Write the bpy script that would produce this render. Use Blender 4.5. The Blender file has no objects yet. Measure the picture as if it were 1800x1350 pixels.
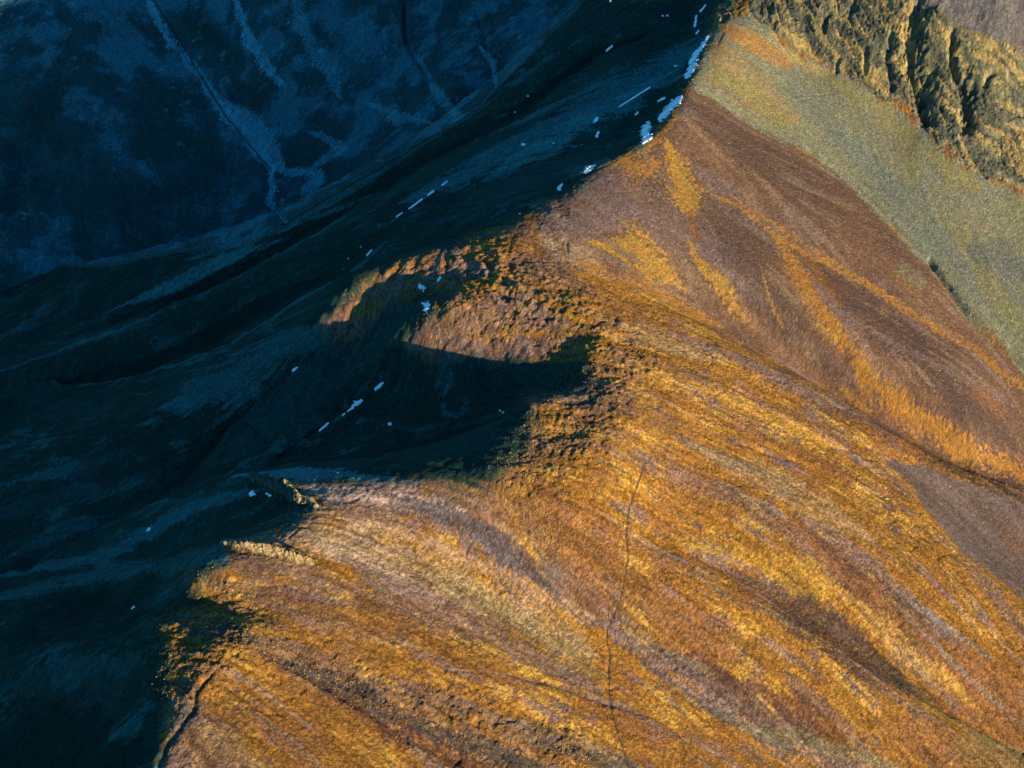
import bpy, math, random
import numpy as np
from mathutils import Vector
# ------------------------------------------------------------------ camera, sky, sun
S = bpy.context.scene
PITCH = math.radians(38.0); DIST = 3000.0; HF = math.radians(34.0)
CAMZ = DIST*math.sin(PITCH); CAMY = -DIST*math.cos(PITCH)
cd = bpy.data.cameras.new("camera"); cam = bpy.data.objects.new("camera", cd)
S.collection.objects.link(cam)
cam.location = (0, CAMY, CAMZ); cam.rotation_euler = (math.pi/2-PITCH, 0, 0)
cd.sensor_width = 36; cd.lens = 18/math.tan(HF/2); cd.clip_start = 10; cd.clip_end = 30000
S.camera = cam
SUN_EL = math.radians(11.0); SUN_AZ = math.radians(-46.0)     # direction to the sun, angle from +x
w = bpy.data.worlds.new("World"); S.world = w; w.use_nodes = True
nt = w.node_tree; nt.nodes.clear()
sky = nt.nodes.new('ShaderNodeTexSky'); sky.sky_type = 'NISHITA'; sky.sun_disc = False
sky.sun_elevation = SUN_EL; sky.sun_rotation = math.pi/2-SUN_AZ; sky.altitude = 1500; sky.ozone_density = 4.0
tint = nt.nodes.new('ShaderNodeMix'); tint.data_type = 'RGBA'; tint.blend_type = 'MULTIPLY'
tint.inputs[0].default_value = 1.0; tint.inputs[7].default_value = (0.30, 0.85, 0.95, 1)
bg = nt.nodes.new('ShaderNodeBackground'); bg.inputs[1].default_value = 0.125
wo = nt.nodes.new('ShaderNodeOutputWorld')
nt.links.new(sky.outputs[0], tint.inputs[6]); nt.links.new(tint.outputs[2], bg.inputs[0]); nt.links.new(bg.outputs[0], wo.inputs[0])
sd = bpy.data.lights.new("sun", 'SUN'); so = bpy.data.objects.new("sun", sd); S.collection.objects.link(so)
sd.energy = 5.0; sd.angle = math.radians(0.5); sd.color = (1.0, 0.79, 0.51)
SV = Vector((math.cos(SUN_AZ)*math.cos(SUN_EL), math.sin(SUN_AZ)*math.cos(SUN_EL), math.sin(SUN_EL)))
so.rotation_euler = SV.to_track_quat('Z', 'Y').to_euler(); so.location = (1500, -1000, 1200)
S.view_settings.view_transform = 'Standard'; S.view_settings.look = 'None'
S.view_settings.exposure = 1.0; S.view_settings.gamma = 1.0; S.view_settings.use_curve_mapping = False

# ------------------------------------------------------------------ projection helpers (photo pixels 1800 x 1350)
F = 900/math.tan(HF/2); cp, sp_ = math.cos(PITCH), math.sin(PITCH)
def unproj(u, v, z):
    u = np.asarray(u, float); v = np.asarray(v, float); z = np.asarray(z, float)
    a = u-900; b = 675-v
    dx = a; dy = cp*F+sp_*b; dz = -sp_*F+cp*b
    t = (z-CAMZ)/dz
    return dx*t, CAMY+dy*t
def proj(x, y, z):
    ry = y-CAMY; rz = z-CAMZ
    d = cp*ry-sp_*rz; b = sp_*ry+cp*rz
    return 900+F*x/d, 675-F*b/d

# ------------------------------------------------------------------ relief: ridge, rib and gully lines as (u, v, height)
LINES = {
'divide': [(1360,-160,575),(1330,-120,560),(1290,-40,535),(1262,10,520),(1243,60,512),(1222,110,505),(1208,150,500),(1180,195,494),(1150,235,488),(1100,270,478),(1060,290,470),(1000,335,455),(940,370,445),(880,400,432),(840,415,425)],
'spurA': [(760,440,415),(700,467,399),(650,497,378),(600,533,345),(550,562,306),(500,592,266),(350,670,200),(200,740,135),(0,840,55),(-150,900,10)],
'div2': [(900,440,433),(960,500,425),(1020,570,415),(1060,640,403),(1040,700,399),(990,760,393),(940,815,387),(880,850,382),(790,855,376),(700,848,371),(600,843,365),(510,850,355),(420,850,300),(300,900,240),(150,980,172),(0,1040,115),(-150,1100,70)],
'knob': [(1040,700,401),(985,697,400),(930,702,395)],
'mid': [(900,495,427),(850,495,421),(800,495,410)],
'crestW': [(1236,15,503),(1216,65,494),(1196,112,486),(1180,152,480),(1150,200,472),(1118,240,464)],
'k2': [(1000,742,397),(930,785,389)],
'spurC': [(560,905,366),(480,935,362),(395,957,350),(280,985,278),(120,1030,190),(-50,1080,120)],
'spurD': [(400,1010,362),(340,1020,352)],
'spurD2': [(440,1105,352),(360,1100,350),(290,1095,343),(340,1130,350),(380,1180,352),(330,1250,340),(290,1340,326),(260,1450,308)],
'bay': [(1000,665,384),(900,705,352),(760,760,305),(600,795,260),(450,810,225),(330,850,185),(220,895,145),(100,960,105),(0,1010,75),(-150,1060,30)],
'lobe': [(1000,540,422),(900,548,413),(840,558,405),(790,565,396),(745,575,378),(700,590,350)],
'hollowA': [(755,520,387),(712,538,367),(655,556,333),(590,585,293)],
'hollowB': [(535,893,361),(420,900,300),(250,950,220),(50,1030,140)],
'hollowC': [(460,1080,340),(400,1066,341),(335,1052,329),(290,1060,303),(150,1090,205)],
'west1': [(230,1110,300),(100,1150,210),(-50,1200,130)],
'west0': [(262,1150,333),(262,1220,324),(245,1300,305)],
'west2': [(200,1250,262),(100,1350,195),(0,1450,130)],
'west3': [(0,1300,140),(-150,1300,90)],
'R1': [(1100,-90,500),(1060,-30,470),(1020,10,440),(940,90,395),(850,180,345),(760,240,300),(640,310,245),(500,390,180),(430,430,150),(300,440,95),(200,460,60),(110,467,25)],
'V': [(1050,-90,290),(1000,-20,250),(850,165,150),(700,265,60),(500,380,-120),(400,425,-140),(250,450,-150),(110,480,-160),(0,520,-170),(-150,560,-180)],
'G1': [(1050,85,432),(930,180,378),(800,250,318),(700,305,270),(600,365,222),(500,425,172),(380,490,120),(200,560,60),(0,640,0),(-150,690,-40)],
'R2': [(1100,110,462),(980,190,412),(850,260,355),(700,340,285),(600,390,240),(500,450,200),(400,500,160),(250,565,105),(100,620,55),(0,650,25),(-150,710,-20)],
'G2': [(800,390,350),(700,420,300),(600,465,245),(500,510,200),(400,575,148),(300,615,110),(150,660,50),(0,700,5)],
'L1': [(1020,490,420),(1180,545,375),(1320,615,330),(1450,685,285),(1560,755,245),(1680,820,200),(1800,865,160),(1950,930,105),(2150,1010,50)],
'G3': [(1200,535,362),(1320,600,314),(1450,668,266),(1570,743,226),(1690,805,182),(1800,848,144),(1950,910,90)],
'R4': [(1180,290,463),(1230,330,440),(1300,375,415),(1380,425,390),(1500,500,345),(1600,560,305),(1700,625,262),(1800,690,220),(1950,790,160)],
'face': [(1150,400,432),(1300,500,375),(1450,600,318),(1600,690,265),(1750,780,205)],
'G4': [(1230,165,492),(1330,225,445),(1410,265,415),(1480,310,385),(1560,390,350),(1640,475,312),(1700,545,285),(1800,640,240),(1950,780,175),(2100,900,120)],
'face2': [(1300,260,455),(1400,350,412),(1500,430,370),(1600,500,325)],
'base': [(1290,60,520),(1400,110,470),(1500,170,440),(1600,215,415),(1660,280,390),(1750,320,367),(1850,370,338),(2000,440,295)],
'top': [(1400,-60,560),(1500,-40,565),(1600,-2,558),(1700,55,530),(1800,102,497),(1950,175,445),(2100,250,400)],
'back': [(1500,-90,400),(1650,-15,350),(1800,75,310),(1950,150,280)],
'back2': [(1500,-200,520),(1700,-100,480),(1850,-40,475),(2050,10,505),(2250,60,530)],
'back3': [(1500,-330,560),(1700,-250,580),(1850,-170,610),(2050,-100,640)],
'bayN': [(1000,600,397),(930,620,384),(850,622,369),(760,628,343),(680,645,302),(600,650,265)],
'sh1': [(1250,750,340),(1400,800,288),(1500,830,258)],
'roll': [(1105,600,398),(1125,680,391),(1110,760,384),(1060,830,376),(1000,880,365),(905,925,350)],
'E5': [(1560,815,238),(1620,880,212),(1700,970,175),(1800,1045,140),(1950,1150,90)],
'purp': [(1585,800,224),(1650,875,190),(1730,960,152),(1830,1030,118)],
'purp2': [(1700,880,176),(1800,950,140)],
'G6': [(1150,940,303),(1200,965,286),(1300,1010,254),(1420,1080,213),(1540,1160,170),(1620,1220,142),(1800,1320,85),(1950,1400,50)],
'rib6': [(1080,940,327),(1150,975,300),(1300,1045,258),(1420,1118,220),(1540,1190,180),(1700,1290,125),(1800,1360,88)],
'rib7': [(1200,880,312),(1300,930,284),(1450,1000,240),(1600,1100,185),(1800,1220,114),(1950,1300,72)],
'low1': [(700,950,338),(900,1050,286),(1100,1150,235),(1300,1270,176),(1450,1350,133),(1600,1430,95)],
'low2': [(550,1020,350),(700,1100,311),(900,1200,257),(1100,1300,207),(1200,1350,181),(1350,1450,138)],
'G7': [(560,1190,312),(700,1270,276),(850,1340,236),(1000,1430,195)],
'low3': [(420,1220,338),(500,1350,310),(560,1450,288)],
'low4': [(360,1350,322)],
'far1': [(0,380,-110),(60,250,-50),(0,120,30),(-150,0,60),(-150,-150,120)],
'far2': [(250,300,-80),(180,150,20),(150,0,105),(140,-150,180)],
'stream': [(475,330,-100),(440,250,-65),(380,150,-5),(300,50,60),(260,0,95),(200,-120,160)],
'far3': [(560,330,-90),(540,200,0),(480,100,65),(430,0,125),(400,-120,190)],
'far4': [(700,230,50),(620,110,75),(600,0,150),(600,-120,220)],
'far5': [(800,150,150),(740,80,125),(700,0,170),(720,-120,240)],
'far6': [(900,60,200),(880,0,215),(900,-100,270)],
}
def densify(pts, step=38.0):
    P = np.array(pts, float); x, y = unproj(P[:,0], P[:,1], P[:,2]); W = np.stack([x, y, P[:,2]], 1)
    if len(W) == 1: return W
    d = np.r_[0, np.cumsum(np.hypot(*(W[1:,:2]-W[:-1,:2]).T))]
    s = np.linspace(0, d[-1], max(2, int(d[-1]/step)+1))
    # monotone-free cubic (catmull-rom) through the points
    out = []
    for k in range(3):
        m = np.gradient(W[:,k], d) if len(W) > 2 else np.full(2, (W[1,k]-W[0,k])/d[-1])
        i = np.clip(np.searchsorted(d, s, 'right')-1, 0, len(d)-2); h = d[i+1]-d[i]; t = (s-d[i])/h
        out.append((2*t**3-3*t**2+1)*W[i,k]+(t**3-2*t**2+t)*h*m[i]+(-2*t**3+3*t**2)*W[i+1,k]+(t**3-t**2)*h*m[i+1])
    return np.stack(out, 1)
OUTSIDE = [(1100,-300,235),(1300,-300,190),(1400,-600,80),(1400,-100,250),(1230,0,350),(1400,250,320),(1450,-900,0),(1100,-800,50),(800,-1000,90),(1450,600,490),(1300,900,560),(1450,1300,560)]
CP = np.concatenate([densify(p) for p in LINES.values()]+[np.array(OUTSIDE, float)])
keep = []
for i, p in enumerate(CP):                                     # drop near duplicates
    if all((p[0]-CP[j][0])**2+(p[1]-CP[j][1])**2 > 14**2 for j in keep): keep.append(i)
CP = CP[keep]
MQ = 15.0
def kern(dx, dy): return np.sqrt(dx*dx+dy*dy+MQ*MQ)/1000
n = len(CP)
A = np.zeros((n+3, n+3)); A[:n,:n] = kern(CP[:,None,0]-CP[None,:,0], CP[:,None,1]-CP[None,:,1])
A[:n,:n] -= np.eye(n)*0.0012                                    # slight smoothing
A[:n,n] = 1; A[:n,n+1] = CP[:,0]/1000; A[:n,n+2] = CP[:,1]/1000; A[n:,:n] = A[:n,n:].T
sol = np.linalg.solve(A, np.r_[CP[:,2], 0, 0, 0])
X0, X1, Y0, Y1 = -1500.0, 1500.0, -1240.0, 1800.0
GS = 2.0
gx = np.arange(X0, X1+.1, GS); gy = np.arange(Y0, Y1+.1, GS); NX, NY = len(gx), len(gy)
def resample(C, x0, y0, st, X, Y):
    """bicubic (Catmull-Rom) sample of coarse grid C[iy,ix]"""
    fx = (X-x0)/st; fy = (Y-y0)/st
    ix = np.clip(np.floor(fx).astype(int), 1, C.shape[1]-3); iy = np.clip(np.floor(fy).astype(int), 1, C.shape[0]-3)
    tx = np.clip(fx-ix, -1, 2); ty = np.clip(fy-iy, -1, 2)
    def wts(t): return (-.5*t+t*t-.5*t**3, 1-2.5*t*t+1.5*t**3, .5*t+2*t*t-1.5*t**3, -.5*t*t+.5*t**3)
    wx, wy = wts(tx), wts(ty); r = 0
    for a in range(4):
        q = 0
        for b in range(4): q = q+wx[b]*C[iy+a-1, ix+b-1]
        r = r+wy[a]*q
    return r
CS = 7.5
cx = np.arange(X0-CS*2, X1+CS*3, CS); cy = np.arange(Y0-CS*2, Y1+CS*3, CS)
CXX, CYY = np.meshgrid(cx, cy)
ZC = np.zeros_like(CXX)
for r in range(len(cy)):
    ZC[r] = kern(cx[:,None]-CP[None,:,0], cy[r]-CP[None,:,1])@sol[:n]+sol[n]+sol[n+1]*cx/1000+sol[n+2]*cy[r]/1000
XX, YY = np.meshgrid(gx, gy)
# separable bicubic upsample
def upsample(C):
    def mat(src0, st, nsrc, dst):
        f = (dst-src0)/st; i = np.clip(np.floor(f).astype(int), 1, nsrc-3); t = f-i
        M = np.zeros((len(dst), nsrc)); r = np.arange(len(dst))
        for k, wv in enumerate((-.5*t+t*t-.5*t**3, 1-2.5*t*t+1.5*t**3, .5*t+2*t*t-1.5*t**3, -.5*t*t+.5*t**3)): M[r, i+k-1] += wv
        return M
    return mat(cy[0], CS, len(cy), gy)@C@mat(cx[0], CS, len(cx), gx).T
ZB = upsample(ZC)

# ------------------------------------------------------------------ noise tools on the grid
rng = np.random.RandomState(7)
def perlin(x, y, seed):
    r = np.random.RandomState(seed); N = 256; ang = r.rand(N, N)*2*np.pi
    gxx, gyy = np.cos(ang), np.sin(ang)
    xi = np.floor(x).astype(int); yi = np.floor(y).astype(int); xf = x-xi; yf = y-yi
    u_ = xf*xf*xf*(xf*(xf*6-15)+10); v_ = yf*yf*yf*(yf*(yf*6-15)+10)
    def g(a, b): return gxx[(yi+b)%N, (xi+a)%N]*(xf-a)+gyy[(yi+b)%N, (xi+a)%N]*(yf-b)
    a = g(0,0); a += u_*(g(1,0)-a); b = g(0,1); b += u_*(g(1,1)-b)
    return (a+v_*(b-a))*1.5
def fbm(x, y, scale, octs, seed, gain=.5):
    r = 0; amp = 1; tot = 0
    for o in range(octs):
        r = r+amp*perlin(x/scale*2**o+17.3*o, y/scale*2**o-9.1*o, seed+o); tot += amp; amp *= gain
    return r/tot
def bil(Fd, px, py):
    px = np.clip(px, 0, NX-1.001); py = np.clip(py, 0, NY-1.001)
    i = px.astype(np.int32); j = py.astype(np.int32); a = px-i; b = py-j; k = j*NX+i; R = Fd.ravel()
    return (R[k]*(1-a)+R[k+1]*a)*(1-b)+(R[k+NX]*(1-a)+R[k+NX+1]*a)*b
def blur(C, k):
    for _ in range(3):
        for ax in (0, 1):
            P = np.pad(C, [(k, k) if a == ax else (0, 0) for a in (0, 1)], mode='edge'); c = np.cumsum(P, ax)
            c = np.insert(c, 0, 0, ax)
            C = (np.take(c, range(2*k+1, c.shape[ax]), ax)-np.take(c, range(0, c.shape[ax]-2*k-1), ax))/(2*k+1)
    return C
ZS = blur(ZB, 8)
gyz, gxz = np.gradient(ZS, GS)
gm = np.hypot(gxz, gyz)+1e-6
DX, DY = -gxz/gm, -gyz/gm
# the lie of the turf, rills and rock bands as seen in the photograph (u, v polylines, downhill)
LIE = [[(700,870),(850,945),(1000,1040)],[(900,450),(1050,520),(1200,590)],[(1050,570),(1180,600),(1320,650)],[(1320,650),(1500,740),(1700,860)],[(1100,700),(1250,750),(1400,790),(1560,860)],
 [(1400,800),(1560,880),(1700,970),(1800,1080)],[(960,800),(1120,820),(1280,870),(1420,950)],[(1420,950),(1560,1050),(1700,1180),(1800,1270)],[(950,880),(1100,930),(1260,990),(1420,1080),(1600,1200),(1800,1330)],
 [(600,950),(760,1030),(900,1110),(1060,1200)],[(1060,1200),(1200,1270),(1380,1370)],[(400,1030),(560,1060),(700,1120),(850,1190),(1000,1260),(1150,1350)],[(330,1100),(480,1140),(620,1200),(760,1290),(850,1350)],
 [(400,1190),(520,1270),(600,1350)],[(500,860),(620,870),(760,900)],[(480,945),(600,980),(720,1040)],[(980,1000),(1100,1080),(1260,1180),(1400,1290),(1500,1380)],[(1200,1080),(1400,1180),(1600,1300),(1700,1370)],
 [(1000,900),(1180,950),(1350,1020)],[(820,840),(900,880),(960,930)],[(1060,640),(1150,660),(1260,700)],[(980,730),(1080,760),(1200,790)]]
LP = []
for pl in LIE:
    for p, q in zip(pl[:-1], pl[1:]):
        for t in (.15, .5, .85):
            u_, v_ = p[0]+t*(q[0]-p[0]), p[1]+t*(q[1]-p[1])
            zz = 330-.23*(u_-700)*.8-.05*(v_-850)                       # rough height, only to place the direction
            a_ = unproj(u_-5, v_-5*(q[1]-p[1])/(q[0]-p[0]), zz+1.1); b_ = unproj(u_+5, v_+5*(q[1]-p[1])/(q[0]-p[0]), zz-1.1)
            dx, dy = float(b_[0]-a_[0]), float(b_[1]-a_[1]); L_ = math.hypot(dx, dy); LP.append((u_, v_, dx/L_, dy/L_))
LP = np.array(LP)
cs8 = 8; Uc, Vc = proj(XX[::cs8,::cs8], YY[::cs8,::cs8], ZB[::cs8,::cs8])
wx = np.zeros(Uc.shape); wy = wx.copy(); ww = wx.copy()
for u_, v_, dx, dy in LP:
    k_ = np.exp(-((Uc-u_)**2+(Vc-v_)**2)/(2*55.**2)); wx += k_*dx; wy += k_*dy; ww += k_
def up8(C_):
    fi = np.clip(np.arange(NX)/cs8, 0, C_.shape[1]-1.001); fj = np.clip(np.arange(NY)/cs8, 0, C_.shape[0]-1.001)
    i_, j_ = fi.astype(int), fj.astype(int); a_ = (fi-i_)[None]; b_ = (fj-j_)[:,None]
    return (C_[j_][:,i_]*(1-a_)+C_[j_][:,i_+1]*a_)*(1-b_)+(C_[j_+1][:,i_]*(1-a_)+C_[j_+1][:,i_+1]*a_)*b_
wx, wy, ww = up8(wx), up8(wy), up8(ww)
DX = wx/(ww+.02)+DX*.12/(ww+.12)+.02*DX; DY = wy/(ww+.02)+DY*.12/(ww+.12)+.02*DY
gm = np.hypot(DX, DY)+1e-6; DX /= gm; DY /= gm
II, JJ = np.meshgrid(np.arange(NX, dtype=float), np.arange(NY, dtype=float))
def streak(N, its):
    """average N along the fall line over 2**its cells, both ways"""
    out = 0
    for sgn in (1, -1):
        px = II+sgn*DX; py = JJ+sgn*DY; a = N.copy()
        for k in range(its):
            a = .5*(a+bil(a, px, py))
            if k < its-1: px, py = bil(px, px, py), bil(py, px, py)
        out = out+a
    out -= out.mean(); return out/out.std()
def white(k, seed):
    r = np.random.RandomState(seed).randn(NY, NX)
    return blur(r, k) if k else r
ST_F = streak(white(0, 1), 4)          # fine rills
ST_M = streak(white(1, 2), 5)          # middle rills
ST_L = streak(white(5, 3), 6)          # broad ribs
ST_S = streak(white(1, 4), 3)            # torn turf
ISO_F = fbm(XX, YY, 14, 3, 11); ISO_M = fbm(XX, YY, 60, 4, 21); ISO_L = fbm(XX, YY, 240, 4, 31)
U, Vv = proj(XX, YY, ZB)

def seg_d(pts, width_scale=1.0):
    """pixel distance (and position along) of every vertex to a polyline (u,v,w): distance divided by local width"""
    best = np.full(U.shape, 1e9)
    P = [(p if len(p) > 2 else (p[0], p[1], 1)) for p in pts]
    W = max(p[2] for p in P)*2.5+20
    u0, u1 = min(p[0] for p in P)-W, max(p[0] for p in P)+W; v0, v1 = min(p[1] for p in P)-W, max(p[1] for p in P)+W
    m = (U > u0) & (U < u1) & (Vv > v0) & (Vv < v1)
    if not m.any(): return best
    uu, vv = U[m], Vv[m]; b = best[m]
    if len(P) == 1: b = np.hypot(uu-P[0][0], vv-P[0][1])/P[0][2]
    for p, q in zip(P[:-1], P[1:]):
        dx, dy = q[0]-p[0], q[1]-p[1]; L2 = dx*dx+dy*dy+1e-9
        t = np.clip(((uu-p[0])*dx+(vv-p[1])*dy)/L2, 0, 1)
        b = np.minimum(b, np.hypot(uu-p[0]-t*dx, vv-p[1]-t*dy)/(p[2]+t*(q[2]-p[2])))
    best[m] = b
    return best
def ss(a, b, x): t = np.clip((x-a)/(b-a), 0, 1); return t*t*(3-2*t)
def poly_mask(pts, feather=6.0, jag=0.0, nz=None):
    """soft inside mask of a polygon in photo pixels, edges broken by noise"""
    P = np.array(pts, float); out = np.zeros(U.shape)
    m = (U > P[:,0].min()-60) & (U < P[:,0].max()+60) & (Vv > P[:,1].min()-60) & (Vv < P[:,1].max()+60)
    uu, vv = U[m], Vv[m]; ins = np.zeros(uu.shape, bool); d = np.full(uu.shape, 1e9)
    for p, q in zip(P, np.roll(P, -1, 0)):
        c = ((p[1] > vv) != (q[1] > vv)) & (uu < (q[0]-p[0])*(vv-p[1])/(q[1]-p[1]+1e-12)+p[0]); ins ^= c
        dx, dy = q-p; t = np.clip(((uu-p[0])*dx+(vv-p[1])*dy)/(dx*dx+dy*dy+1e-9), 0, 1)
        d = np.minimum(d, np.hypot(uu-p[0]-t*dx, vv-p[1]-t*dy))
    s = np.where(ins, d, -d)
    if nz is not None: s = s+jag*nz[m]
    out[m] = ss(-feather, feather, s)
    return out
NJ = .5*ST_M+.35*ST_F+2.0*ISO_M+1.0*ISO_F      # ragged edge noise
#DETAIL_RELIEF
CLIFF = [(1290,-60),(1325,15),(1400,90),(1480,120),(1540,165),(1600,190),(1650,255),(1700,290),(1760,320),(1860,365),(1960,420),(2100,430),(2100,240),(1950,170),(1800,98),(1700,52),(1600,-5),(1480,-60)]
BROWN = [(1208,152),(1150,240),(1060,290),(1000,338),(940,385),(960,440),(1020,478),(1100,500),(1180,540),(1320,612),(1450,680),(1570,760),(1690,815),(1800,860),(2150,1020),(2150,940),(1950,780),(1800,640),(1700,548),(1640,475),(1560,392),(1480,312),(1410,262),(1330,215),(1240,160)]
SCREE = [(1255,45),(1232,110),(1212,150),(1330,225),(1410,265),(1480,312),(1560,392),(1640,475),(1700,548),(1800,640),(1950,780),(2150,940),(2150,420),(1960,425),(1860,372),(1760,325),(1700,300),(1650,262),(1590,195),(1540,170),(1480,122),(1400,95),(1325,20)]
PURPLE = [(1560,808),(1600,845),(1625,885),(1700,975),(1800,1045),(2100,1250),(2100,1050),(1950,950),(1800,885),(1680,840),(1640,822)]
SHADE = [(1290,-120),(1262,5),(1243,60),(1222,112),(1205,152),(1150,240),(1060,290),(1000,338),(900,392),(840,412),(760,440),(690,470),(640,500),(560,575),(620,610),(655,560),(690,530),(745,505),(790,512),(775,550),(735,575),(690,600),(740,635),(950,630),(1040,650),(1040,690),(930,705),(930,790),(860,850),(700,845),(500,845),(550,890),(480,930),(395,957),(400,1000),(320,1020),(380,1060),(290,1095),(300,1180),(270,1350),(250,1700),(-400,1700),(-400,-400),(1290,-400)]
m_cliff = poly_mask(CLIFF, 7, 8, ISO_M*2+ISO_F)
m_brown = poly_mask(BROWN, 5, 5, NJ)
m_scree = poly_mask(SCREE, 7, 5, NJ)
m_purple = poly_mask(PURPLE, 3, 3, NJ)
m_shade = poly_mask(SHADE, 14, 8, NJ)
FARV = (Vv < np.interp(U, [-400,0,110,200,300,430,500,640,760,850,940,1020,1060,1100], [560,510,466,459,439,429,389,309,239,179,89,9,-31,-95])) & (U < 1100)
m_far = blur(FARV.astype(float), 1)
m_corner = ((U > 1480) & (Vv < np.interp(U, [1480,1600,1700,1800,1950,2100], [-60,-5,52,98,170,240]))).astype(float)
smooth_ground = np.clip(m_scree+m_brown*(U > 1000), 0, 1)
Z = ZB.copy()
def carve(pts, depth, power=2, jag=0):
    global Z
    d = seg_d(pts)
    if jag: d = np.abs(d+jag*(ISO_F+.5*perlin(XX/5, YY/5, 72)))
    Z = Z-depth*np.exp(-np.abs(d)**power)
# gullies, banks, tracks (u, v, half width)
wob = 6*ISO_M
U = U+wob; Vv = Vv+wob*.6
carve([(1636,455,4),(1650,478,6),(1672,512,7),(1700,552,7),(1750,600,6),(1800,643,7),(1950,785,8)], 11)
carve([(1420,262,3),(1480,305,4),(1530,350,4),(1600,425,4),(1640,465,5)], 4.0)
carve([(1180,543,3),(1240,566,4),(1320,612,5),(1450,680,6),(1570,755,6),(1690,815,7),(1800,858,7),(1950,930,8)], 4)
carve([(1560,812,5),(1620,882,6),(1700,975,6),(1800,1048,6),(1950,1150,7)], 4)
carve([(1200,966,3),(1300,1012,8),(1420,1082,14),(1540,1163,12),(1620,1222,7),(1800,1322,6)], 5)
carve([(1420,925,5),(1520,990,6),(1640,1090,6),(1800,1225,6)], 2.5)
carve([(1000,420,4),(1030,440,4),(1060,455,3)], 2)
carve([(900,470,6),(880,500,6),(840,520,6)], 2)
carve([(1130,60,6),(1050,85,9),(930,182,12),(800,252,12),(700,307,11),(600,368,10),(500,428,9),(380,492,8),(200,562,8)], 10)
carve([(900,360,8),(800,400,10),(700,435,11),(640,455,12),(560,490,12),(500,520,14),(400,580,15),(300,622,15),(200,655,12),(110,662,9)], 15)
carve([(1000,190,5),(900,238,6),(800,290,6),(700,335,6),(560,405,6),(440,470,6),(300,530,6),(200,590,6)], 5)
carve([(760,470,5),(660,505,7),(560,545,8),(440,590,8),(300,650,8)], 4)
carve([(560,752,4),(500,800,6),(430,740,1)], 3)
carve([(445,700,4),(400,740,8),(345,800,12),(320,845,14),(240,880,12),(130,940,12),(40,990,12)], 12)
carve([(880,732,6),(760,770,7),(660,795,8),(520,805,8),(400,825,9)], 7)
carve([(520,330,3)], 0)
carve([(270,20,3),(330,100,4),(400,200,5),(450,260,5),(478,300,6),(470,345,7),(500,382,7)], 7)
carve([(430,10,5),(460,95,5),(490,135,4),(492,250,4)], 4)
carve([(710,0,4),(712,68,5),(740,110,6),(760,140,6)], 9)
carve([(840,20,5),(860,100,5),(872,140,5)], 6)
carve([(380,1178,2),(362,1195,2.6),(345,1222,3),(338,1250,3),(322,1270,3),(300,1305,3.4),(280,1350,3.6),(262,1420,4)], 4)
carve([(300,1175,10),(270,1240,12),(240,1300,12),(200,1400,12)], 2)
carve([(560,1195,9),(640,1245,9),(720,1300,8),(800,1335,8)], 4)
carve([(900,1185,4),(960,1200,5),(1070,1235,5),(1150,1260,5),(1200,1290,5)], 3)
carve([(1400,1250,8),(1440,1275,9),(1500,1310,8)], 4)
carve([(1300,780,3),(1400,810,4),(1480,850,5),(1560,872,6)], 2.2)
U = U-wob; Vv = Vv-wob*.6
TRACK = [(1135,812),(1122,850),(1105,895),(1101,940),(1104,985),(1098,1020),(1090,1055),(1078,1085),(1068,1105),(1067,1130),(1073,1150),(1070,1180),(1072,1220),(1075,1250),(1083,1280),(1092,1310),(1105,1350),(1120,1400)]
carve([(a, b, 1.8) for a, b in TRACK], 1.1)
# banks thrown up beside the cuts
carve([(362,1180,5),(345,1200,5),(325,1240,5),(308,1270,6),(285,1305,6),(262,1350,6)], -1.2)
# rock steps
def scarp(pts, h):
    global Z
    d = seg_d(pts); Z = Z+h*np.exp(-d**4)*(1+.6*ISO_F+.5*ST_F*.3)
scarp([(500,855,9),(520,872,9),(545,882,7)], 5)
scarp([(395,957,7),(440,960,9),(490,968,9),(540,985,6)], 7)
scarp([(460,845,10),(500,865,14),(520,885,10)], 6)
# cliff: buttresses, fissures and tilted benches
cs = ZB+.76*XX+10*ISO_M
butt = perlin((XX+ISO_M*26)/52, ZB/120+YY/300, 77)
ridged = 1-np.abs(perlin((XX+.5*YY+ISO_M*22)/24, ZB/38, 78))*2
bench = perlin(cs/13, XX/300, 79)+.5*perlin(cs/6, XX/120, 80)
saw = (cs/21+.7*perlin(XX/60, YY/60, 90)) % 1.0; saw2 = (cs/5.5+1.2*perlin(XX/18, YY/18, 94)) % 1.0
crack = np.exp(-(perlin((XX+.35*YY)/15, ZB/34, 95)/.07)**2)+.8*np.exp(-(perlin((XX-.6*YY)/9, ZB/16, 96)/.09)**2)
Z += m_cliff*(5*butt+8.5*(saw**.6-.5)+3.0*(saw2-.5)-1.6*crack+4*fbm(XX, YY, 30, 5, 81, .55)+1.0*ISO_F)
U = U+7*ISO_M+3*ISO_F
for pts, dp in (([(1615,8,12),(1605,60,16),(1600,110,14),(1614,160,13),(1628,212,8)], 27), ([(1675,50,4),(1672,95,6),(1684,135,8),(1697,170,11),(1698,222,10)], 22),
                ([(1742,128,5),(1730,152,5)], 9), ([(1568,60,4),(1560,105,6),(1568,155,4)], 11), ([(1636,125,7),(1626,180,8)], 13), ([(1470,108,4),(1468,125,4)], 6), ([(1700,120,7),(1712,170,7)], 9),
                ([(1500,5,5),(1496,30,5)], 6), ([(1455,30,5),(1448,52,5)], 7), ([(1520,85,4),(1522,125,4)], 7)): carve(pts, dp, 2, .9)
U = U-7*ISO_M-3*ISO_F
m_band = np.zeros_like(Z)
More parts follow.
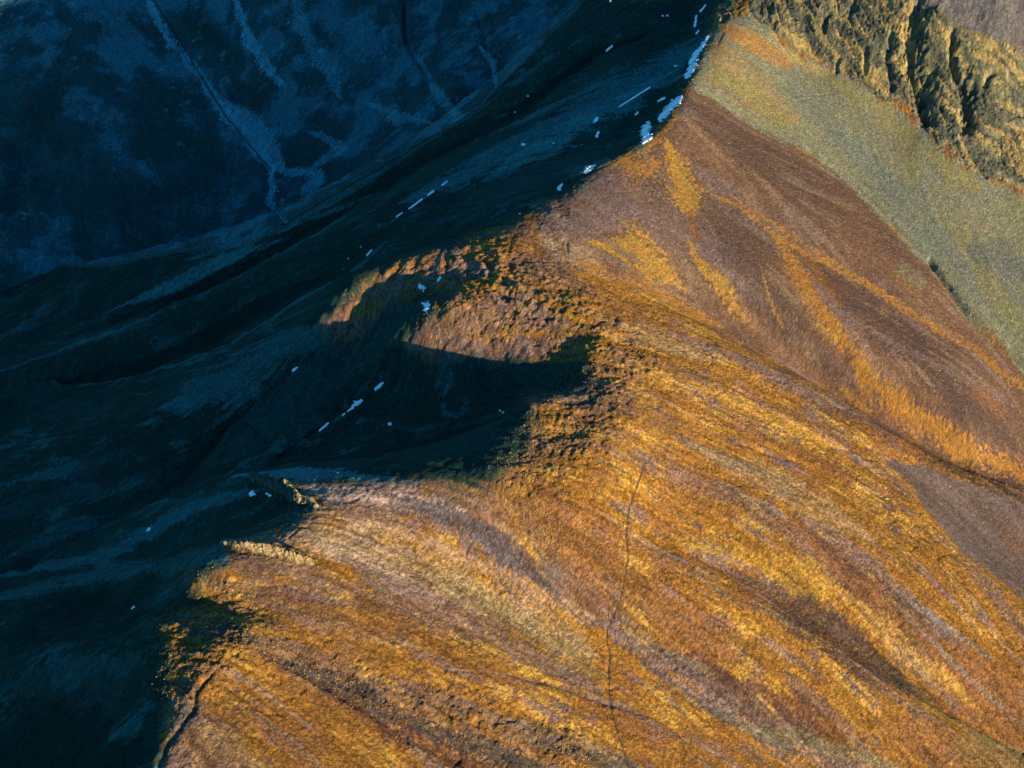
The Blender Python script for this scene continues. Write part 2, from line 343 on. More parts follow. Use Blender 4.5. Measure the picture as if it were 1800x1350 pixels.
for pts in ([(1300,-60,24),(1285,-10,20),(1270,30,12)], [(1330,20,16),(1400,55,20),(1470,95,20),(1530,140,12)], [(1400,0,14),(1480,30,12),(1540,60,8)]):
    m_band = np.maximum(m_band, 1-ss(.6, 1.3, seg_d(pts)+.25*ISO_F+.5*ISO_M))
Z += m_band*(1-m_cliff)*(3*ISO_F+2*ridged+2.5*(saw-.5)-2*crack)
# general roughness
grassy = np.clip(1-smooth_ground-m_cliff-m_purple-m_corner, 0, 1)
rough_zone = np.clip(1-seg_d([(630,525,30),(720,485,40),(790,560,60),(900,560,60),(850,450,60),(900,520,80),(1000,560,80),(1080,650,110),(1020,760,110),(930,860,85),(960,930,50)]), 0, 1)**.5
rough_zone = np.maximum(rough_zone, np.clip(1.2-seg_d([(330,1010,40),(420,1070,50),(320,1120,70),(320,1220,50),(420,1130,60),(600,1180,60),(800,1250,60),(1000,1320,60)]), 0, 1)*.9)
TUS = perlin(XX/7, YY/7, 41)+.6*perlin(XX/4.2+.5*ST_F, YY/4.2, 42)
P0 = fbm(XX, YY, 120, 3, 55)*1.6
Z += grassy*(1-.9*m_shade)*np.clip(.55+1.5*P0, .05, 1.5)*(.22*ST_F+.34*ST_M+.6*ST_L)*(1-.55*rough_zone)+smooth_ground*(.05*ST_F+.16*ST_M+.5*ST_L)+m_purple*(.1*ST_M)
Z += ISO_M*(3.2*grassy+.6*smooth_ground)+.55*grassy*ISO_F+ISO_L*3*grassy+((.10+.25*rough_zone)*TUS+(.12+.8*rough_zone)*ST_S*(.7+.9*np.clip(P0, -.6, .8)))*grassy*(1-.8*m_shade*(1-rough_zone))+.5*rough_zone*grassy*ISO_F
GR = np.random.RandomState(9).randn(NY, NX); GR = (GR+np.roll(GR, 1, 0)+np.roll(GR, 1, 1)+np.roll(GR, (1, 1), (0, 1)))/2
Z += GR*(grassy*(1-.7*m_shade)*(.30+.42*rough_zone)+.085*smooth_ground+.15*m_cliff+.06*m_shade)
lobe_m = np.clip(1.35-seg_d([(560,572,24),(620,530,30),(740,478,40),(850,470,50),(930,550,70),(930,605,45),(850,620,45),(760,622,36),(700,600,24),(730,580,24)]), 0, 1)*np.clip(Vv/400, 0, 1)
Z += lobe_m*(1.3*ISO_F+.5*TUS+.8*ST_S+2.1*perlin((XX+.6*YY)/13, (YY-.6*XX)/44, 66))+1.5*rough_zone*grassy*ISO_F
rill = ss(1.35, 2.4, ST_F+.35*ISO_F+.5*P0)*grassy*(1-.8*m_shade)
Z += 4.5*rough_zone*(1-.5*lobe_m)*ISO_M*grassy
Z -= 1.3*rill
Z -= 1.6*np.exp(-(perlin((XX+.2*YY)/70+.5*ISO_M, (YY-.2*XX)/45, 67)/.035)**2)*grassy*(1-m_shade)*ss(.0, .3, P0)   # little slips and cracks
Z += m_shade*(1-m_far)*(.22*ST_M+.6*ST_L+3*ISO_M+.15*ST_S+1.1*ISO_F)+m_far*(.8*ST_L+.15*ST_M+7*ISO_M+2.2*ISO_F+8*ISO_L)+m_corner*(9*ISO_M+2.5*ISO_F+1.5*ST_L)
#END_DETAIL
def mesh_region(name, mask_cell, mat):
    idx = np.full(NX*NY, -1, np.int64)
    j, i = np.nonzero(mask_cell); a = j*NX+i
    quads = np.stack([a, a+1, a+NX+1, a+NX], 1)
    used = np.unique(quads); idx[used] = np.arange(len(used))
    me = bpy.data.meshes.new(name); me.vertices.add(len(used))
    co = np.stack([XX.ravel()[used], YY.ravel()[used], Z.ravel()[used]], 1).astype(np.float32)
    me.vertices.foreach_set('co', co.ravel())
    q = idx[quads].astype(np.int32); me.loops.add(q.size); me.loops.foreach_set('vertex_index', q.ravel())
    me.polygons.add(len(q)); me.polygons.foreach_set('loop_start', np.arange(0, q.size, 4, dtype=np.int32))
    me.polygons.foreach_set('use_smooth', np.ones(len(q), bool))
    me.update(); me.validate()
    ob = bpy.data.objects.new(name, me); S.collection.objects.link(ob); ob['kind'] = 'structure'
    me.materials.append(mat)
    return ob, used
# ------------------------------------------------------------------ ground colours (reflectance of grass, scree, moss, rock; some light and shade painted in)
C = {'gold': (.33,.15,.027), 'gold2': (.56,.31,.06), 'ochre': (.18,.075,.02), 'plum': (.15,.095,.085), 'rust': (.20,.085,.035), 'redbrown': (.10,.042,.03), 'yellow': (.37,.20,.032),
     'brown': (.145,.078,.046), 'brown2': (.098,.058,.042), 'mauve': (.165,.11,.10), 'tan': (.38,.26,.14), 'pale': (.46,.34,.20), 'dark': (.035,.035,.028),
     'scree': (.175,.165,.10), 'scree2': (.12,.135,.11), 'olive': (.20,.17,.065), 'slate': (.10,.105,.10), 'moss': (.045,.056,.042), 'moss2': (.075,.086,.068),
     'blue': (.19,.23,.24), 'blue2': (.38,.45,.47), 'rock': (.20,.18,.10), 'rockd': (.085,.09,.065), 'ochrerock': (.36,.25,.09), 'grey': (.20,.17,.16), 'greyd': (.12,.105,.10)}
COL = np.zeros(Z.shape+(3,))
def mix(mask, c):
    global COL
    m = np.clip(mask, 0, 1)[..., None]; COL = COL*(1-m)+np.array(C[c] if isinstance(c, str) else c)*m
def nz(a, b, f): return ss(a, b, f)
P2 = fbm(XX, YY, 95, 4, 51); P3 = fbm(XX, YY, 38, 4, 61)
NF = 2.6*ISO_M+1.4*ISO_F+.15*ST_M
FINE = perlin(XX/5.2, YY/4.6, 71)+.6*ISO_F+.16*ST_F
def brk(m_, k=.55): return ss(.25, .75, m_+1.5*k*FINE*np.clip(4*m_*(1-m_), 0, 1))*(.72+.28*ss(-.5, .3, FINE+.3*ST_S))
def taper(p):
    if len(p) < 3: return [(a, b, w_*.8) for a, b, w_ in p]
    a, b = p[0], p[-1]; e = [(2*a[0]-p[1][0], 2*a[1]-p[1][1])]; f = [(2*b[0]-p[-2][0], 2*b[1]-p[-2][1])]
    return [(a[0]+.5*(e[0][0]-a[0]), a[1]+.5*(e[0][1]-a[1]), a[2]*.15), (a[0], a[1], a[2]*.8)]+list(p[1:-1])+[(b[0], b[1], b[2]*.8), (b[0]+.5*(f[0][0]-b[0]), b[1]+.5*(f[0][1]-b[1]), b[2]*.15)]
def paint(pts, c, s=1.0, jag=.42, lo=.35, hi=1.35, k=NJ):
    mix(s*brk(1-ss(lo, hi, seg_d(taper(pts))+jag*k)), c)
# grass side
mix(np.ones_like(Z), 'gold')
mix(.85*nz(-.4, 1.2, .6*ST_M+2.6*P2+1.4*P3+.35*ST_S), 'ochre'); mix(.7*nz(.2, 1.3, .5*ST_F+.5*ST_M-2.4*P2-1.2*P3), 'gold2')
mix(.6*nz(.7, 1.5, ST_L-1.5*P3+.3*ST_F), 'plum'); mix(.6*nz(.6, 1.2, .45*ST_S+.4*ST_M+2.2*P3+.4*FINE), 'rust'); mix(.65*nz(1.0, 1.7, .7*ST_F+.5*ST_S-1.2*P2+.3*FINE), 'dark'); mix(.75*nz(.28, .55, P3-.5*P2+.12*ST_M+.2*FINE), 'plum')
mix(.6*nz(1.0, 1.8, .8*ST_M-.4*ST_L+.3*ST_F+.9*P0), 'mauve')
LOWER = [(470,940),(560,870),(720,850),(860,930),(1000,1030),(1120,1150),(1300,1260),(1200,1400),(1000,1300),(800,1180),(600,1080),(450,1010)]
paint([(540,580,14),(580,575,24),(630,570,26)], 'mauve', .9); paint([(700,605,20),(780,615,24),(860,618,24),(960,605,20)], 'mauve', .9)  # mauve of grazing light painted on spur tip and lobe, here and below
paint([(610,532,8),(690,495,14),(770,475,18),(850,470,20)], 'mauve', .75); paint([(720,590,16),(790,565,30),(880,545,40),(960,560,30)], 'mauve', .8); paint([(650,498,5),(740,452,7),(820,432,8)], 'gold', .8)
paint([(520,865,25),(620,865,22),(700,880,22)], 'pale', .8);  # pale tone of grazing sun painted beside the shadow edge
for pts, c, s in (
    ([(500,850,9),(580,862,22),(700,872,24),(780,890,16)], (.46,.31,.26), .95), ([(450,940,10),(540,950,20),(640,990,22),(740,1040,18)], (.40,.27,.20), .6), ([(330,1010,14),(430,1040,22),(560,1080,22),(700,1130,20)], 'mauve', .55), ([(480,1000,16),(600,1040,20),(720,1090,18)], 'plum', .5),  # pink and mauve of grazing light painted near the terminator
    ([(540,930,40),(640,960,45),(760,1010,40),(900,1080,40),(1000,1130,35)], 'tan', .55),
    ([(700,880,22),(760,900,28),(850,950,32),(930,1000,32),(1020,1040,30),(1080,1100,26)], 'mauve', .85),
    ([(720,880,12),(800,905,22),(850,945,24),(910,995,22),(960,1030,14)], (.085,.075,.088), .75),  # dark purple-blue patch: grazing shade put into the ground colour
    ([(560,900,14),(640,915,16),(760,950,14),(860,1000,14),(1000,1070,16)], (.42,.26,.16), .6),
    ([(650,1010,26),(760,1070,28),(880,1130,26),(1000,1190,24)], 'mauve', .7),
    ([(760,1010,20),(850,1050,20),(960,1120,20)], 'olive', .35),
    ([(900,1100,18),(1000,1160,18),(1060,1190,14)], 'olive', .3),
    ([(1085,1115,16),(1180,1170,28),(1290,1225,32),(1400,1290,26),(1500,1350,22)], 'plum', .95), ([(1100,1135,6),(1180,1195,8),(1290,1260,9),(1380,1310,8)], 'mauve', .9),
    ([(1080,1060,10),(1120,1130,14),(1200,1170,12)], 'slate', .4),
    ([(1190,1220,8),(1280,1260,12),(1370,1310,10)], 'slate', .55),
    ([(1160,1140,8),(1260,1185,8)], 'olive', .3),
    ([(620,900,22),(700,900,18)], 'mauve', .5),
    ([(960,880,50),(1000,940,60),(1060,1000,64),(1140,1060,54),(1250,1130,34)], 'rust', .75),
    ([(930,850,40),(980,900,50)], 'rust', .6),
    ([(1300,1200,16),(1400,1250,22),(1470,1300,22)], 'redbrown', .75),
    ([(1480,1000,34),(1600,1110,50),(1720,1200,54),(1800,1280,60)], 'rust', .8), ([(1600,1290,40),(1720,1340,50),(1800,1340,60)], 'rust', .7), ([(1380,1290,20),(1460,1320,24),(1600,1370,20)], 'plum', .7),
    ([(1440,930,14),(1520,985,20),(1580,1040,16),(1660,1110,12)], 'mauve', .8),
    ([(1440,950,12),(1500,990,14),(1560,1040,14)], 'redbrown', .5),
    ([(1610,1060,5),(1690,1120,5),(1730,1150,4)], 'grey', .8),
    ([(1600,1090,5),(1700,1190,6),(1800,1280,5)], 'grey', .6),
    ([(1210,965,6),(1290,1005,9)], 'mauve', .9),
    ([(1290,1005,12),(1350,1040,26),(1420,1080,42),(1510,1140,34),(1590,1205,14)], 'brown2', 1.0), ([(1560,1170,8),(1600,1205,9),(1640,1230,6)], 'dark', .7),
    ([(1230,960,12),(1330,990,26),(1420,1010,32),(1450,1040,26)], 'yellow', .75),
    ([(1500,1060,18),(1560,1120,24),(1640,1180,24),(1700,1230,14)], 'gold2', .45),
    ([(1640,1240,5),(1740,1300,6),(1800,1330,6)], 'olive', .7),
    ([(1250,800,14),(1340,840,26),(1430,890,28),(1500,930,16)], 'tan', .45),
    ([(1230,790,10),(1330,830,16),(1380,860,12)], 'slate', .3),
    ([(1150,830,14),(1260,870,16),(1370,930,14)], 'brown', .35),
    ([(1250,610,8),(1340,650,12),(1440,700,14),(1520,735,12)], 'mauve', .9),
    ([(1060,560,10),(1160,600,12),(1240,625,10)], 'pale', .4),
    ([(1480,730,14),(1580,770,20),(1680,820,18),(1800,880,14)], 'redbrown', .6),
    ([(1640,800,8),(1720,845,12),(1800,880,14)], 'dark', .6),
    ([(1540,790,12),(1600,810,12)], (.33,.14,.05), .5),
    ([(1150,660,14),(1280,700,14),(1420,760,14)], 'gold2', .5),
    ([(1280,750,6),(1400,790,7),(1500,840,7),(1570,870,8)], 'rust', .8),
    ([(560,1060,30),(700,1110,36),(850,1180,30)], 'ochre', .7),
    ([(440,1010,8),(520,1040,12),(600,1060,8)], 'mauve', .7),
    ([(340,1020,10),(420,1030,12),(520,1050,8)], 'redbrown', .6),
    ([(420,1120,14),(520,1150,20),(640,1200,20),(760,1240,16)], 'plum', .8), ([(320,1090,14),(400,1110,20),(480,1130,14)], (.07,.065,.07), .7), ([(900,1290,16),(1000,1320,20),(1100,1350,16)], (.06,.05,.045), .6),
    ([(500,1165,12),(600,1205,20),(700,1262,24),(800,1300,24),(920,1345,24)], (.05,.045,.045), .95), ([(700,1200,10),(800,1235,14),(900,1275,14),(1020,1330,12)], 'plum', .8),
    ([(620,1245,12),(720,1300,22),(800,1340,24),(860,1365,24)], 'redbrown', .9),
    ([(900,1280,20),(1020,1310,20),(1100,1345,18)], 'slate', .45),
    ([(420,1220,50),(520,1290,60),(620,1340,50)], 'ochre', .5),
    ([(330,1200,24),(330,1240,20),(300,1300,18)], 'slate', .6),
    ([(900,1190,5),(980,1205,6),(1100,1245,6),(1180,1290,6)], 'mauve', .8),
    ([(1350,1290,14),(1450,1310,20),(1540,1340,20)], 'olive', .5),
    ([(1700,1310,30),(1800,1340,40)], 'olive', .4),
    ([(1000,680,50),(1050,720,50),(1100,650,40)], 'mauve', .35),
    ([(940,705,10),(980,692,10),(1040,700,8)], (.30,.20,.15), .8),
    ([(640,520,14),(700,500,18),(780,480,16)], 'mauve', .5),
    ([(800,570,30),(880,540,30),(960,470,30)], 'mauve', .45),  # grazing-light mauve again on spur and lobe
    ): paint(pts, c, s)
# scattered dark shrubs in the tan and ochre ground
spots = nz(.62, .95, perlin(XX/9, YY/6, 91)+.5*perlin(XX/70, YY/70, 92))
mix(.9*spots*grassy*(.3+.7*(1-ss(.8, 1.4, seg_d([(650,1000,70),(850,1090,80),(1050,1100,120),(1150,1200,90)])))), (.09,.04,.03))
mix(.7*nz(.6, .9, perlin(XX/6, YY/4.5, 93)+.6*P3)*grassy, 'dark'); mix(.7*rill, 'dark')  # finer dark specks stand for micro-shadow; cut rills darkened too
# brown scree face
bs = m_brown; K = COL.copy(); mix(bs, 'brown')
def inb(mask, c): mix(mask*bs, c)
inb(.7*nz(-.6, 1.2, ST_L+2.2*P2), 'brown2'); inb(.22*nz(.3, 1.8, ST_M-2*P2), 'tan'); inb(.35*nz(.6, 2.0, ST_F+ST_M), 'mauve')
for pts, c, s in (
    ([(1000,345,30),(1060,330,40),(1100,360,50),(1020,390,40),(930,410,30)], 'mauve', .8),
    ([(1150,390,50),(1230,440,50),(1300,500,50)], 'mauve', .6),
    ([(1250,320,22),(1340,390,20),(1420,440,10)], 'mauve', .6),
    ([(950,430,30),(1010,450,30),(1060,480,26)], (.36,.24,.13), .8),
    ([(1175,260,12),(1190,300,22),(1205,340,22),(1215,370,14)], 'yellow', .85),
    ([(1215,375,7),(1225,420,9)], 'ochre', .7),
    ([(1090,280,12),(1130,300,18),(1150,290,16)], 'gold', .8),
    ([(1200,160,6),(1180,210,7),(1155,245,8),(1130,265,8),(1070,292,7)], 'gold', .9),
    ([(1060,430,14),(1110,440,32),(1150,470,30),(1190,500,16)], 'yellow', .9),
    ([(1040,470,16),(1100,500,24),(1180,530,20),(1240,560,12)], 'gold', .85),
    ([(1220,440,12),(1245,480,18),(1275,520,18),(1310,560,10)], 'yellow', .85),
    ([(1365,420,10),(1400,470,16),(1440,540,22),(1490,600,26),(1540,670,26),(1590,720,22),(1700,790,22),(1800,840,16)], 'gold', .95),
    ([(1410,440,16),(1450,480,18),(1480,550,20)], 'ochre', .8),
    ([(1450,520,14),(1500,580,18),(1540,640,12)], 'mauve', .7),
    ([(1440,570,10),(1470,600,12)], 'yellow', .8),
    ([(1460,480,12),(1510,530,30),(1570,590,36),(1650,670,34),(1740,750,30)], (.075,.046,.038), .85), ([(1290,440,26),(1350,520,34),(1420,600,34),(1480,660,20)], (.085,.052,.044), .6), ([(1270,250,20),(1350,310,22),(1430,380,20)], (.085,.05,.038), .5),
    ([(1310,360,4),(1370,400,5),(1440,445,5),(1520,495,6),(1600,550,7),(1700,610,7),(1800,680,9),(1900,740,10)], 'gold', .75),
    ([(1240,335,4),(1300,365,4),(1380,425,6),(1440,455,5),(1500,490,4)], 'gold', .85),
    ([(1570,480,5),(1610,510,6)], 'ochre', .8),
    ([(1500,560,4),(1600,620,6),(1690,660,8),(1760,700,8)], 'mauve', .7),
    ([(1590,470,16),(1620,500,14)], 'scree', .5),
    ([(1720,690,14),(1760,720,12)], 'rust', .6),
    ([(1350,200,8),(1300,190,8),(1240,150,7)], 'gold', .6),
    ([(1340,480,3),(1350,520,4),(1368,560,3)], 'yellow', .6),
    ([(1480,680,5),(1520,720,8)], 'gold', .6),
    ): m_ = s*brk(1-ss(.0, 1.6, seg_d(taper(pts))+.55*NJ+.5*P3), 1.2 if c in ('yellow', 'gold', 'gold2', 'ochre') else .8); mix(m_*bs, c); Z = Z+(.55*m_*bs*(1+TUS) if c in ('yellow', 'gold') else 0)
mix(bs*.5*nz(.25, .6, FINE+.25*ST_S)*nz(.18, .3, COL[..., 0]), 'rust')
# green grey scree
m = m_scree; mix(m, 'scree')
mix(m*.75*nz(-.3, 1.2, .6*ST_L+1.0*ST_M-2*P2), 'scree2'); mix(m*.4*nz(.5, 1.8, ST_F+.6*ST_M), 'olive')
mix(m*.5*nz(.5, 1.6, ST_L+2*P2), 'olive')
for pts, c, s in (([(1245,80,18),(1280,115,34),(1330,165,30),(1400,215,10)], (.25,.165,.07), .9), ([(1265,40,16),(1320,70,18),(1380,110,14)], 'gold', .7), ([(1225,130,10),(1290,165,12),(1380,215,8)], 'ochre', .35), ([(1400,160,20),(1480,240,22),(1560,330,30),(1650,430,30)], 'scree2', .6),
                  ([(1260,130,20),(1320,160,18),(1380,220,12)], 'olive', .8), ([(1690,370,5),(1740,410,5),(1800,450,5)], (.24,.15,.07), .4),
                  ([(1500,190,6),(1560,235,7),(1600,270,5)], 'rust', .25), ([(1720,440,22),(1790,480,20),(1760,430,14)], 'slate', .6), ([(1400,95,12),(1460,140,14),(1540,190,16),(1620,260,16),(1720,330,14)], 'olive', .8),
                  ([(1680,560,12),(1720,590,10)], 'olive', .5), ([(1360,60,14),(1400,100,14),(1450,130,10)], 'ochrerock', .5)):
    mix(m*s*(1-ss(.55, 1.1, seg_d(pts)+.26*NJ)), c)
# purple slope at the lower right, grey slope in the far corner
mix(m_purple, (.135,.095,.082)); mix(m_purple*.6*nz(-.3, 1.4, ST_M+P2), 'brown2'); mix(m_purple*.6*nz(.3, 1.6, ST_L), 'brown')
mix(m_corner, 'greyd'); mix(m_corner*.7*nz(-.1, .35, P3+.3*FINE), 'grey'); mix(m_corner*.6*nz(.1, .5, P2+.3*FINE), 'brown2'); mix(m_corner*.5*nz(.3, .6, P3-P2+.3*FINE), 'dark')
# cliff
mc = np.maximum(m_cliff, m_band*.9)
mix(mc, 'rock'); mix(mc*.7*nz(.35, .65, saw+.25*ISO_F)*nz(-.3, .3, P2+.6*P3), 'ochrerock'); mix(mc*.8*nz(.0, .7, ridged*.5+perlin(cs/22, XX/150, 85)+P3), 'rockd'); mix(mc*.65*nz(.25, .7, bench*.6+.5*P3+.4*P2), 'ochrerock'); mix(mc*.8*np.clip(crack-.3, 0, 1), 'dark'); dipb = perlin(cs/17+.5*ISO_M, (XX-.4*YY)/110, 97)+.35*ISO_F+.3*FINE; mix(mc*.8*nz(.22, .4, -dipb+.2*P3), 'ochrerock'); mix(mc*.85*nz(-.02, .16, dipb), 'rockd')
mix(mc*.5*nz(.3, .9, ISO_F+P3), 'pale'); mix(mc*.7*ss(-80, -5, -np.abs(U-1590)-.3*Vv)*nz(-.4, .4, P3), 'ochrerock')
# the side away from the sun: moss and blue grey scree, shade put into their tone
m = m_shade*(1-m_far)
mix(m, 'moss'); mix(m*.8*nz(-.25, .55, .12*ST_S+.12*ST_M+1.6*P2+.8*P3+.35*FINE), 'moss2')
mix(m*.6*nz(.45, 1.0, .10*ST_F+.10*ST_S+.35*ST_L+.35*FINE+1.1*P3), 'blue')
def pm(pts, c, s, jag=.28): mix(m_shade*s*brk(1-ss(.3, 1.35, seg_d(taper(pts))+1.1*jag*(NF+.4*ST_M)), .5), c)
for pts, c, s in (
    ([(1240,70,12),(1150,130,30),(1040,190,40),(920,250,36),(820,300,22),(740,340,12)], 'blue', .95),
    ([(1120,160,12),(1000,230,18),(900,290,18)], 'blue2', .45),
    ([(1000,290,26),(900,330,28),(800,375,22)], 'slate', .7),
    ([(640,420,10),(560,450,18),(460,500,10)], 'moss', .6),
    ([(480,425,5),(400,455,14),(300,500,12),(220,535,5)], 'blue2', .5),
    ([(110,467,5),(200,462,7),(300,443,8),(400,432,5)], 'grey', .6),
    ([(640,320,5),(500,400,7),(380,440,6)], 'blue2', .3),
    ([(560,590,24),(500,610,36),(420,660,40),(330,700,30)], 'blue', .65),
    ([(700,560,30),(600,640,45),(480,730,40),(420,790,20)], 'slate', .8),
    ([(440,835,6),(510,830,12),(600,838,14),(700,845,9)], 'blue2', .75),
    ([(440,865,8),(380,880,14),(300,915,14),(200,970,14),(60,1000,10)], 'blue', .8),
    ([(400,960,14),(320,990,20),(180,1010,18),(40,1040,14)], 'blue', .6),
    ([(230,900,10),(120,930,20),(30,980,14)], 'blue', .4),
    ([(200,800,14),(120,830,20),(60,840,12)], 'blue', .6),
    ([(100,620,6),(180,590,7),(240,575,5)], (.2,.19,.15), .5),
    ([(100,668,10),(130,660,8)], 'grey', .8),
    ([(40,890,25),(160,860,25),(240,840,20)], 'slate', .6),
    ([(120,1060,40),(200,1080,40),(240,1120,25)], 'dark', .7),
    ([(240,780,40),(300,820,25),(180,830,30)], 'dark', .6),
    ([(60,1200,40),(200,1180,40),(160,1260,40)], 'slate', .6),
    ): pm(pts, c, s)
for pts, c, s in (  # gullies dark, ribs light: occlusion shade painted in with the ground's own tone
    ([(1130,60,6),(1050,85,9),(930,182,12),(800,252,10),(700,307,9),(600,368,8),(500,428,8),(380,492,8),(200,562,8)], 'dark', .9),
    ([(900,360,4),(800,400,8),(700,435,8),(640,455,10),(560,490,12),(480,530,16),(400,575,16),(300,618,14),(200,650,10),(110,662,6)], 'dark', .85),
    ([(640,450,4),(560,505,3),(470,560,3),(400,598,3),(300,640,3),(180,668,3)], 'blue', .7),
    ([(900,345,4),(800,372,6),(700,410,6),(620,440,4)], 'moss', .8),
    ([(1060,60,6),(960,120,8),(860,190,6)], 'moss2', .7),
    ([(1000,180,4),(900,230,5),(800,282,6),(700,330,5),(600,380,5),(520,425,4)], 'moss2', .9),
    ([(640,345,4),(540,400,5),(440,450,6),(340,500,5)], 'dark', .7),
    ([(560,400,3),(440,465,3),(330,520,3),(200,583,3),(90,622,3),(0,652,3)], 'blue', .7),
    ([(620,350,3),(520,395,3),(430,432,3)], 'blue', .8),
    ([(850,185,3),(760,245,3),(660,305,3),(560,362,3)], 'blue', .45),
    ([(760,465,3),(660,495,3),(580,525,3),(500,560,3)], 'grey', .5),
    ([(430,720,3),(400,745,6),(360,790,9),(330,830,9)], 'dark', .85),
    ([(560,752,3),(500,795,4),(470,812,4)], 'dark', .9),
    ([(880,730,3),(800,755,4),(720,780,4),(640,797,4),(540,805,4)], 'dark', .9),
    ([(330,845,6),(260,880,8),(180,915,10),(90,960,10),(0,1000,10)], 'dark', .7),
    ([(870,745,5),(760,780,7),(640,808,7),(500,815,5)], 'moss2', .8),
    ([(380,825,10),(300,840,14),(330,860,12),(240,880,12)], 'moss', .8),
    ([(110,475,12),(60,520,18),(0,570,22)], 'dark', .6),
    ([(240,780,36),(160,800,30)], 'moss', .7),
    ([(100,1080,60),(220,1060,50),(40,1120,60)], 'dark', .55), ([(60,1340,110),(160,1350,90),(240,1330,40)], 'dark', .9),  # dark bottom-left corner: lens vignette painted onto the ground
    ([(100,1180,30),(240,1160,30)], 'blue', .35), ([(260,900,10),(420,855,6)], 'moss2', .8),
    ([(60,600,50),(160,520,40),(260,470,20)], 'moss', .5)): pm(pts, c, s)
# far wall of the valley
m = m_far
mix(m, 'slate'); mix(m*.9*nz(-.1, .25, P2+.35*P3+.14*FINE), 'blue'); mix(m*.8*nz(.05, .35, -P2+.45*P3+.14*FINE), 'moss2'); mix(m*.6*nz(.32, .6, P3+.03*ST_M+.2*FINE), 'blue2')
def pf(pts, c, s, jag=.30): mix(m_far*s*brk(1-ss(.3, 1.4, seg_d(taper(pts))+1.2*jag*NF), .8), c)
for pts, c, s in (
    ([(20,200,120),(100,300,100),(200,380,100),(330,330,80),(250,220,60)], 'moss2', .85),
    ([(0,350,60),(60,250,40),(90,150,30)], 'dark', .5),
    ([(260,0,8),(300,70,9),(350,130,9),(400,205,11),(440,250,10),(475,290,9),(478,330,8),(470,350,7),(498,382,5)], 'blue2', .95),
    ([(400,190,16),(430,215,24),(470,265,26),(490,290,16)], 'blue2', .7),
    ([(415,0,8),(435,60,12),(465,110,12),(490,140,8)], 'blue2', .85),
    ([(520,0,16),(530,50,16),(570,100,20),(590,150,14)], 'blue2', .5),
    ([(180,20,40),(240,80,34)], 'blue', .8),
    ([(690,30,8),(700,60,8),(720,90,8)], 'grey', .8),
    ([(740,110,8),(765,160,8),(800,200,10),(830,220,8)], 'blue2', .6),
    ([(850,90,7),(865,110,7),(870,140,6)], 'blue2', .8),
    ([(500,300,10),(560,310,12),(540,330,12)], 'blue2', .8), ([(560,240,9),(600,260,10),(560,290,8)], 'blue2', .6),
    ([(660,190,10),(700,210,12),(740,215,10)], 'blue2', .6),
    ([(630,90,60),(600,60,40)], 'blue', .5),
    ([(350,30,34),(380,70,26)], 'moss', .7), ([(420,165,26),(460,180,20)], 'moss', .7), ([(560,50,18),(565,75,18)], 'moss', .7),
    ([(330,240,30),(420,300,30),(440,340,26)], 'moss2', .7),
    ([(940,40,20),(900,120,20),(870,190,14)], 'blue', .5),
    ): pf(pts, c, s)
def dark_line(pts, s=.8): mix(s*(1-ss(.5, 1.1, seg_d(pts)+.15*NJ)), 'dark')
dark_line([(270,0,2),(310,60,2),(355,135,2),(395,200,2.5),(425,240,2.5),(450,265,2.5),(476,295,2)])
dark_line([(710,0,3),(712,65,3)]); dark_line([(484,360,2),(500,382,2)])
dark_line([(a, b, 1.6) for a, b in TRACK], .6)
bb = blur(m_shade, 7); band = np.clip(4*bb*(1-bb), 0, 1)*ss(370, 420, Vv)*(U > 560)*grassy; mix(band*.8*nz(-.6, .5, FINE+.6*P3), (.14,.092,.082))  # mauve of grazing light painted along the light and shade boundary
mix(.55*rough_zone*(1-lobe_m)*nz(-.3, .8, P3*2+.4*ST_S+.3*FINE), (.15,.075,.045))
# per stone / per tuft brightness
g1 = np.random.RandomState(5).randn(NY, NX); 
gl = grassy*(1-m_shade)
COL *= np.exp(np.clip((.22+.22*gl)*g1+(.15*ST_F+.17*ST_S+.10*ST_M+.30*P2+.25*P3)*gl*1.0+.03*ST_F+.12*ISO_F+.10*FINE, -.9, .6))[..., None]
shade_dk = np.clip(np.maximum(m_shade*(1-m_far), .62*m_far), 0, 1)[..., None]; COL *= 1-shade_dk*np.array([.80, .42, .44]); COL *= 1-m_far[..., None]*np.array([.45, .04, -.08])  # shaded side and far slope darkened and blued: shade put into the colour
mix(gl*.65*nz(1.1, 1.9, g1+.5*FINE+.3*ST_S), (.03,.022,.018))  # near-black specks: tiny shadows among the tufts painted into the colour
COL = np.clip(COL, .006, .75)
STONY = np.clip(m_scree*.9+m_brown*.4+m_cliff+m_corner*.5+m_shade*.8, 0, 1)

